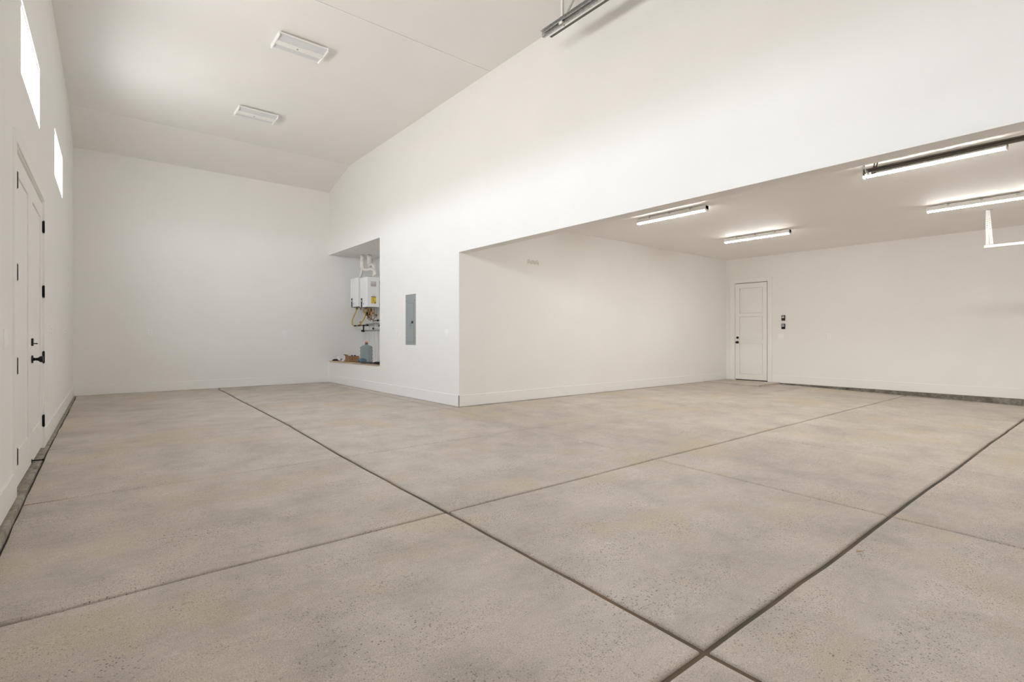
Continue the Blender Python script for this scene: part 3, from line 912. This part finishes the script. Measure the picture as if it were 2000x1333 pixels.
# labels on the visible side of the nearer heater
ys_ = 11.12
b = MB().box(XF + 0.10, XF + 0.215, ys_ - 0.0012, ys_ + 0.001, 1.85, 2.015); eg = b.build('energy_label', 'label_yellow', h2)
b = MB(); b.box(XF + 0.10, XF + 0.215, ys_ - 0.002, ys_ - 0.001, 1.998, 2.015)
b.box(XF + 0.112, XF + 0.15, ys_ - 0.002, ys_ - 0.001, 1.955, 1.961); b.box(XF + 0.125, XF + 0.19, ys_ - 0.002, ys_ - 0.001, 1.925, 1.929)
b.box(XF + 0.150, XF + 0.20, ys_ - 0.002, ys_ - 0.001, 1.905, 1.909); b.box(XF + 0.18, XF + 0.208, ys_ - 0.002, ys_ - 0.001, 1.856, 1.885)
b.build('print', 'label_print', eg)
b = MB().box(XF + 0.085, XF + 0.22, ys_ - 0.0012, ys_ + 0.001, 2.24, 2.36); rl = b.build('rating_label', 'label_grey', h2)
b = MB()
for k in range(5): b.box(XF + 0.09, XF + 0.215, ys_ - 0.002, ys_ - 0.001, 2.252 + k * 0.012, 2.257 + k * 0.012)
b.box(XF + 0.188, XF + 0.208, ys_ - 0.002, ys_ - 0.001, 2.315, 2.335); b.build('print', 'panel_grey', rl)
MB().box(XF + 0.13, XF + 0.20, ys_ - 0.0012, ys_ + 0.001, 2.038, 2.058).build('model_label', 'label_grey', h2)


def smooth(pts, n=6):
    """Catmull-Rom through the points"""
    P_ = [Vector(p) for p in pts]; P_ = [P_[0]] + P_ + [P_[-1]]; o = []
    for i in range(1, len(P_) - 2):
        for k in range(n):
            t = k / n; a, b_, c, d = P_[i - 1], P_[i], P_[i + 1], P_[i + 2]
            o.append(0.5 * ((2 * b_) + (c - a) * t + (2 * a - 5 * b_ + 4 * c - d) * t * t + (3 * b_ - a - 3 * c + d) * t ** 3))
    o.append(P_[-2]); return o


# vents
v1 = thing('vent_pipe', 'front white plastic vent pipe rising from the heaters into the niche ceiling', 'pipe', (5.0, 11.79, 3.05), 0, 'vent pipes above the water heaters')
b = MB().cyl((5.0, 11.79, 2.90), (5.0, 11.79, 3.049), 0.044, 20); b.build('riser', 'pvc', v1)
b = MB(); b.tube([(5.0, 11.79, 2.73), (5.0, 11.79, 2.74), (5.0, 11.79, 2.90), (5.0, 11.79, 2.91)], [0.047, 0.053, 0.053, 0.045], 20); b.build('coupling', 'pvc', v1)
b = MB().tube(smooth([(5.0, 11.80, 2.74), (5.0, 11.83, 2.64), (4.99, 11.87, 2.56), (4.99, 11.87, 2.52)], 4), 0.034, 14); b.build('branch', 'pvc', v1)
b = MB().tube(smooth([(5.0, 11.77, 2.76), (5.0, 11.70, 2.70), (5.0, 11.60, 2.672), (5.0, 11.40, 2.66), (5.0, 11.22, 2.65), (5.0, 11.12, 2.61), (5.0, 11.08, 2.54), (5.0, 11.16, 2.497)], 5), 0.035, 14); b.build('elbow_arm', 'pvc', v1)
v2 = thing('vent_pipe', 'rear white plastic vent with ribbed wide sleeve in the niche', 'pipe', (5.1, 11.6, 3.05), 0, 'vent pipes above the water heaters')
b = MB(); pr = []
zz = 3.049
b.tube([(5.12, 11.66, 2.84), (5.12, 11.66, 3.049)], 0.052, 20)
for k in range(7): b.tube([(5.12, 11.66, 2.86 + k * 0.026), (5.12, 11.66, 2.867 + k * 0.026)], 0.056, 20)
b.build('sleeve', 'pvc', v2)
b = MB().tube([(5.12, 11.66, 2.76), (5.12, 11.66, 2.80), (5.12, 11.66, 2.84)], [0.02, 0.032, 0.052], 16); b.build('reducer', 'pvc', v2)
b = MB().tube(smooth([(5.12, 11.66, 2.77), (5.12, 11.60, 2.80), (5.12, 11.50, 2.80), (5.12, 11.42, 2.74), (5.12, 11.40, 2.62), (5.12, 11.40, 2.497)], 5), 0.034, 14); b.build('elbow_arm', 'pvc', v2)

# yellow gas hoses
for pts, lab in (([(4.92, 11.95, 1.79), (4.92, 11.97, 1.70), (4.92, 12.08, 1.60), (4.92, 12.19, 1.50), (4.92, 12.215, 1.41), (4.92, 12.16, 1.365), (4.92, 12.05, 1.355)], 'yellow gas hose looping left beneath the water heaters'),
                 ([(4.92, 11.42, 1.76), (4.92, 11.42, 1.66), (4.92, 11.44, 1.57), (4.92, 11.52, 1.49), (4.92, 11.64, 1.43), (4.92, 11.72, 1.385), (4.92, 11.78, 1.37)], 'yellow gas hose curving below the nearer water heater')):
    t = thing('gas_hose', lab, 'hose', pts[-1], 0, 'yellow gas hoses')
    MB().tube(smooth(pts, 6), 0.013, 10).build('hose', 'gas_yellow', t)
    p0, p1 = Vector(pts[0]), Vector(pts[-1])
    MB().tube([p0 + Vector((0, 0, -0.045)), p0 + Vector((0, 0, 0.0))], 0.018, 6).build('fitting', 'brass', t)
    MB().tube([p1 + Vector((0, 0.03, 0)), p1 + Vector((0, -0.01, 0))], 0.019, 6).build('fitting', 'brass', t)

# black gas manifold
gm = thing('gas_manifold', 'black iron gas manifold joining the yellow hoses', 'pipe', (4.92, 11.7, 1.355), 0)
b = MB(); b.tube([(4.92, 12.06, 1.355), (4.92, 11.25, 1.352)], 0.011, 12); b.build('main_pipe', 'black_metal', gm)
for yy in (12.03, 11.78, 11.53, 11.33):
    b = MB().tube([(4.92, yy + 0.035, 1.355), (4.92, yy - 0.035, 1.355)], 0.018, 12); b.build('tee', 'black_metal', gm)
b = MB().tube([(4.92, 11.53, 1.36), (4.92, 11.53, 1.24), (4.92, 11.53, 1.235), (4.92, 11.53, 1.20)], [0.015, 0.015, 0.024, 0.024], 12); b.build('drip_leg', 'black_metal', gm)
b = MB().tube([(4.92, 11.70, 1.355), (4.92, 11.70, 1.44)], 0.016, 8); b.box(4.90, 4.94, 11.66, 11.74, 1.43, 1.45, 0.003); b.build('shut_off_valve', 'brass', gm)
b = MB().box(4.93, 5.499, 11.60, 11.62, 1.335, 1.375); b.build('bracket', 'galvanised', gm)

# pump and valve group (dark and copper fittings below the nearer heater)
pg = thing('pump_group', 'cluster of copper pipes, brass valves and black pump under the heaters', 'pipes', (5.1, 11.4, 1.6), 0)
b = MB().tube([(5.03, 11.55, 1.63), (5.03, 11.46, 1.63)], 0.05, 16); b.tube([(5.03, 11.46, 1.63), (5.03, 11.43, 1.63)], 0.03, 12); b.build('pump', 'black_metal', pg)
rp = random.Random(9)
for k, (yy, x0, z0, z1, mt) in enumerate(((11.48, 5.0, 1.50, 1.74, 'copper'), (11.37, 4.98, 1.56, 1.74, 'copper'), (11.30, 5.02, 1.50, 1.74, 'brass'), (11.24, 4.97, 1.46, 1.74, 'copper'), (11.18, 5.03, 1.54, 1.74, 'brass'), (11.15, 5.08, 1.50, 1.76, 'insulation'))):
    b = MB().tube([(x0, yy, z0), (x0, yy, z1)], 0.011, 10); b.build('copper_pipe' if mt == 'copper' else 'pipe_stub', mt, pg)
    b = MB(); zz = z0 + 0.09; b.tube([(x0, yy, zz - 0.02), (x0, yy, zz + 0.02)], 0.021, 6); b.build('valve_body', 'brass', pg)
    b = MB(); b.box(x0 - 0.045, x0 - 0.012, yy - 0.006, yy + 0.006, zz - 0.006, zz + 0.006, 0.002); b.box(x0 - 0.048, x0 - 0.042, yy - 0.03, yy + 0.008, zz - 0.008, zz + 0.008); b.build('valve_handle', 'black_metal', pg)
for (pts, r, mt) in ([[(5.06, 11.6, 1.60), (5.06, 11.5, 1.52), (5.06, 11.35, 1.49), (5.06, 11.2, 1.53), (5.06, 11.12, 1.60)], 0.007, 'rubber'],
                     [[(4.99, 11.58, 1.72), (4.99, 11.50, 1.62), (4.99, 11.42, 1.56), (4.99, 11.38, 1.48), (4.99, 11.24, 1.50)], 0.006, 'rubber'],
                     [[(5.02, 11.75, 1.76), (5.02, 11.72, 1.68), (5.02, 11.62, 1.62), (5.02, 11.55, 1.60)], 0.012, 'copper']):
    MB().tube(smooth(pts, 5), r, 8).build('cable' if mt == 'rubber' else 'copper_bend', mt, pg)

# water pipes on the niche wall
wp = thing('water_pipes', 'grey and white water lines running across and down the niche', 'pipes', (5.2, 11.6, 0.5), 0)
for z_, y0, y1, mt, nm in ((1.475, 11.0, 11.64, 'insulation', 'insulated_line'), (1.395, 11.0, 12.05, 'insulation', 'insulated_line'), (1.235, 11.0, 12.27, 'insulation', 'insulated_line'), (1.43, 11.0, 11.60, 'white_pipe', 'horizontal_line'), (1.285, 11.05, 11.60, 'white_pipe', 'horizontal_line')):
    b = MB().tube([(5.2, y0, z_), (5.2, y1, z_)], 0.016, 12); b.build(nm, mt, wp)
for yy, z0, z1, r, mt in ((11.823, 0.503, 1.755, 0.013, 'white_pipe'), (11.70, 0.50, 1.76, 0.010, 'white_pipe'), (12.27, 0.50, 1.24, 0.010, 'white_pipe'), (12.18, 0.50, 1.24, 0.010, 'white_pipe'), (11.62, 0.50, 1.45, 0.010, 'white_pipe'), (11.50, 0.50, 1.45, 0.010, 'white_pipe'), (11.40, 0.50, 1.42, 0.010, 'white_pipe')):
    b = MB().tube([(5.2, yy, z0), (5.2, yy, z1)], r, 10); b.build('vertical_line', mt, wp)
for yy, z_ in ((11.33, 1.475), (11.15, 1.43), (11.22, 1.35), (11.58, 1.285), (11.10, 1.285), (12.24, 1.235)):
    b = MB().tube([(5.19, yy - 0.025, z_), (5.19, yy + 0.025, z_)], 0.024, 8); b.build('valve', 'black_metal', wp)

# ------------------------------------------------------------------ niche sill: boards and bits
SZ = 0.50
pb = thing('board', 'long pale wooden board along the front edge of the niche sill', 'board', (4.45, 10.9, SZ), 0, 'wood scraps on the niche sill')
b = MB(); b.hexa([(4.375, 9.62, SZ), (4.50, 9.62, SZ), (4.55, 12.20, SZ), (4.345, 12.20, SZ), (4.375, 9.62, SZ + 0.016), (4.50, 9.62, SZ + 0.016), (4.55, 12.20, SZ + 0.016), (4.345, 12.20, SZ + 0.016)])
b.build('plank', 'plywood', pb)
pb2 = thing('board', 'wide dark wooden board lying behind the pale one on the niche sill', 'board', (4.95, 11.0, SZ), 0, 'wood scraps on the niche sill')
b = MB(); b.hexa([(4.57, 9.60, SZ + .001), (4.86, 9.60, SZ + .001), (4.95, 12.22, SZ + .001), (4.575, 12.22, SZ + .001), (4.57, 9.60, SZ + 0.015), (4.86, 9.60, SZ + 0.015), (4.95, 12.22, SZ + 0.015), (4.575, 12.22, SZ + 0.015)])
b.build('plank', 'old_wood', pb2)
BT = SZ + 0.016
t = thing('rag', 'dark folded cloth at the right end of the niche sill', 'cloth', (4.66, 10.15, BT), 0)
b = MB(); bmesh.ops.create_icosphere(b.bm, subdivisions=3, radius=1.0)
for v_ in b.bm.verts:
    q = v_.co.copy(); k = 1 + 0.3 * noise.noise(q * 2.3)
    v_.co = Vector((4.69 + q.x * 0.10 * k, 10.05 + q.y * 0.34 * k, SZ + 0.016 + max(0.0, q.z * 0.034 * k + 0.012)))
for f in b.bm.faces: f.smooth = True
b.build('cloth', 'dark_rag', t)
t = thing('rag', 'flat dark scrap at the left end of the niche sill', 'cloth', (4.50, 12.13, BT), 0)
b = MB(); bmesh.ops.create_icosphere(b.bm, subdivisions=3, radius=1.0)
for v_ in b.bm.verts:
    q = v_.co.copy(); k = 1 + 0.35 * noise.noise(q * 2.9 + Vector((3, 1, 0)))
    v_.co = Vector((4.50 + q.x * 0.09 * k, 12.13 + q.y * 0.11 * k, BT + max(0.0, q.z * 0.028 * k + 0.010)))
for f in b.bm.faces: f.smooth = True
b.build('cloth', 'dark_rag', t)

# cardboard box with open top and bottles inside
bx_ = thing('cardboard_box', 'small open brown cardboard box on the niche sill', 'box', (4.60, 11.35, BT), 0)
X0, X1, Y0, Y1, Z0, Z1 = 4.455, 4.70, 11.24, 11.46, BT + 0.001, BT + 0.135
for nm, a_ in (('box_side', (X0, X1, Y0, Y0 + 0.004, Z0, Z1)), ('box_side', (X0, X1, Y1 - 0.004, Y1, Z0, Z1)), ('box_side', (X0, X0 + 0.004, Y0 + 0.004, Y1 - 0.004, Z0, Z1)), ('box_side', (X1 - 0.004, X1, Y0 + 0.004, Y1 - 0.004, Z0, Z1)), ('box_bottom', (X0 + 0.004, X1 - 0.004, Y0 + 0.004, Y1 - 0.004, Z0, Z0 + 0.004))):
    MB().box(*a_).build(nm, 'cardboard', bx_)
b = MB(); b.hexa([(X0, Y0, Z1), (X0 + 0.003, Y0, Z1), (X0 + 0.003, Y1, Z1), (X0, Y1, Z1), (X0 - 0.05, Y0, Z1 + 0.035), (X0 - 0.047, Y0, Z1 + 0.036), (X0 - 0.047, Y1, Z1 + 0.036), (X0 - 0.05, Y1, Z1 + 0.035)])
b.build('flap', 'cardboard', bx_)
MB().box(4.52, 4.54, Y0 - 0.001, Y0 + 0.001, Z0 + 0.05, Z0 + 0.068).build('hand_hole', 'dark_rag', bx_)
b0 = None
for k, xx in enumerate((4.56, 4.63)):
    t = thing('canister', ('left one of the two dark canisters in the brown box', 'right one of the two dark canisters in the brown box')[k], 'canister', (xx, 11.33, Z0 + 0.005), 0, 'canisters in the cardboard box')
    MB().lathe([(0.028, 0.0), (0.030, 0.01), (0.030, 0.115), (0.022, 0.128)], 18, (xx, 11.33, Z0 + 0.005)).build('can', 'rubber', t)
    MB().lathe([(0.016, 0.126), (0.016, 0.145), (0.012, 0.15)], 14, (xx, 11.33, Z0 + 0.005)).build('cap', 'black_metal', t)
t = thing('box', 'flat cream packet resting on the left rim of the brown box', 'packet', (4.47, 11.35, Z1), 0)
b = MB().box(4.43, 4.53, 11.26, 11.44, Z1 + 0.037, Z1 + 0.062, 0.004); b.build('packet', 'pvc', t)

# white pipe fittings left of the box
for k, (x_, y_, ang, lab) in enumerate(((4.53, 11.70, 0.3, 'white plastic elbow fitting beside the brown box'), (4.49, 11.90, 1.9, 'white plastic elbow fitting nearest the niche corner'), (4.43, 11.52, 2.6, 'short white plastic coupling on the pale board'))):
    t = thing('pipe_fitting', lab, 'pipe fitting', (x_, y_, BT), ang, 'white pipe fittings on the sill')
    Mx = Matrix.Translation((x_, y_, BT + 0.001)) @ Matrix.Rotation(ang, 4, 'Z')
    if k < 2:
        b = MB().tube(smooth([(-0.05, 0, 0.034), (-0.01, 0, 0.034), (0.025, 0, 0.045), (0.04, 0, 0.095)], 4), 0.027, 14); b.bm.transform(Mx); b.build('elbow', 'white_pipe', t)
        b = MB().tube([(-0.062, 0, 0.034), (-0.03, 0, 0.034)], 0.032, 14); b.bm.transform(Mx); b.build('collar', 'white_pipe', t)
        b = MB().tube([(0.038, 0, 0.075), (0.041, 0, 0.105)], 0.032, 14); b.bm.transform(Mx); b.build('collar', 'white_pipe', t)
        b = MB().tube([(-0.0625, 0, 0.034), (-0.061, 0, 0.034)], 0.024, 14); b.bm.transform(Mx); b.build('bore', 'outlet_slot', t)
    else:
        b = MB().tube([(-0.03, 0, 0.024), (0.03, 0, 0.024)], 0.023, 14); b.bm.transform(Mx); b.build('sleeve', 'white_pipe', t)

# blue wrapped bottle pack beside the jug
t = thing('plastic_bag', 'crumpled blue plastic bag between the brown box and the water jug', 'bag', (4.62, 10.92, BT), 0)
b = MB(); bmesh.ops.create_icosphere(b.bm, subdivisions=4, radius=1.0)
for v_ in b.bm.verts:
    q = v_.co.copy(); k = 1 + 0.22 * noise.noise(q * 3.1) + 0.10 * noise.noise(q * 9)
    v_.co = Vector((4.64 + q.x * 0.075 * k, 10.95 + q.y * 0.15 * k, BT + 0.045 + q.z * 0.044 * k))
for f in b.bm.faces: f.smooth = True
b.build('bag', 'blue_plastic', t)

# water jug
jx, jy = 4.545, 10.50
jg = thing('water_jug', 'large clear bluish water jug with brown stopper on the niche sill', 'water jug', (jx, jy, BT), 0)
prof = [(0.105, 0.0), (0.125, 0.008), (0.132, 0.03)]
for z_ in (0.075, 0.15, 0.225, 0.30):
    prof += [(0.132, z_ - 0.018), (0.124, z_ - 0.008), (0.124, z_ + 0.008), (0.132, z_ + 0.018)]
prof += [(0.132, 0.335), (0.122, 0.358), (0.09, 0.378), (0.045, 0.395), (0.028, 0.405), (0.026, 0.43)]
b = MB(); b.lathe(prof, 36, (jx, jy, BT), closed=False)
b.bm.faces.new([v_ for v_ in b.bm.verts][:36][::-1])
jb = b.build('jug_body', 'clear_plastic', jg)
sm = jb.modifiers.new('shell', 'SOLIDIFY'); sm.thickness = 0.003
MB().lathe([(0.029, 0.40), (0.031, 0.405), (0.031, 0.432), (0.024, 0.436)], 20, (jx, jy, BT)).build('neck_ring', 'clear_plastic', jg)
MB().lathe([(0.022, 0.415), (0.030, 0.437), (0.031, 0.458), (0.027, 0.463)], 18, (jx, jy, BT)).build('stopper', 'cork', jg)

# dry stalk on the floor
tw = thing('twig', 'tiny dry orange stalk lying beside the wide floor joint', 'twig', (3.33, 0.99, fz(0, 0.99)), 0)
mat('dry_stalk', (0.50, 0.30, 0.12), 0.8)
MB().tube([(3.31, 1.00, fz(0, 1.0) + 0.003), (3.325, 0.985, fz(0, 1.0) + 0.006), (3.35, 0.975, fz(0, 1.0) + 0.004)], [0.0015, 0.0025, 0.001], 6).build('stalk', 'dry_stalk', tw)
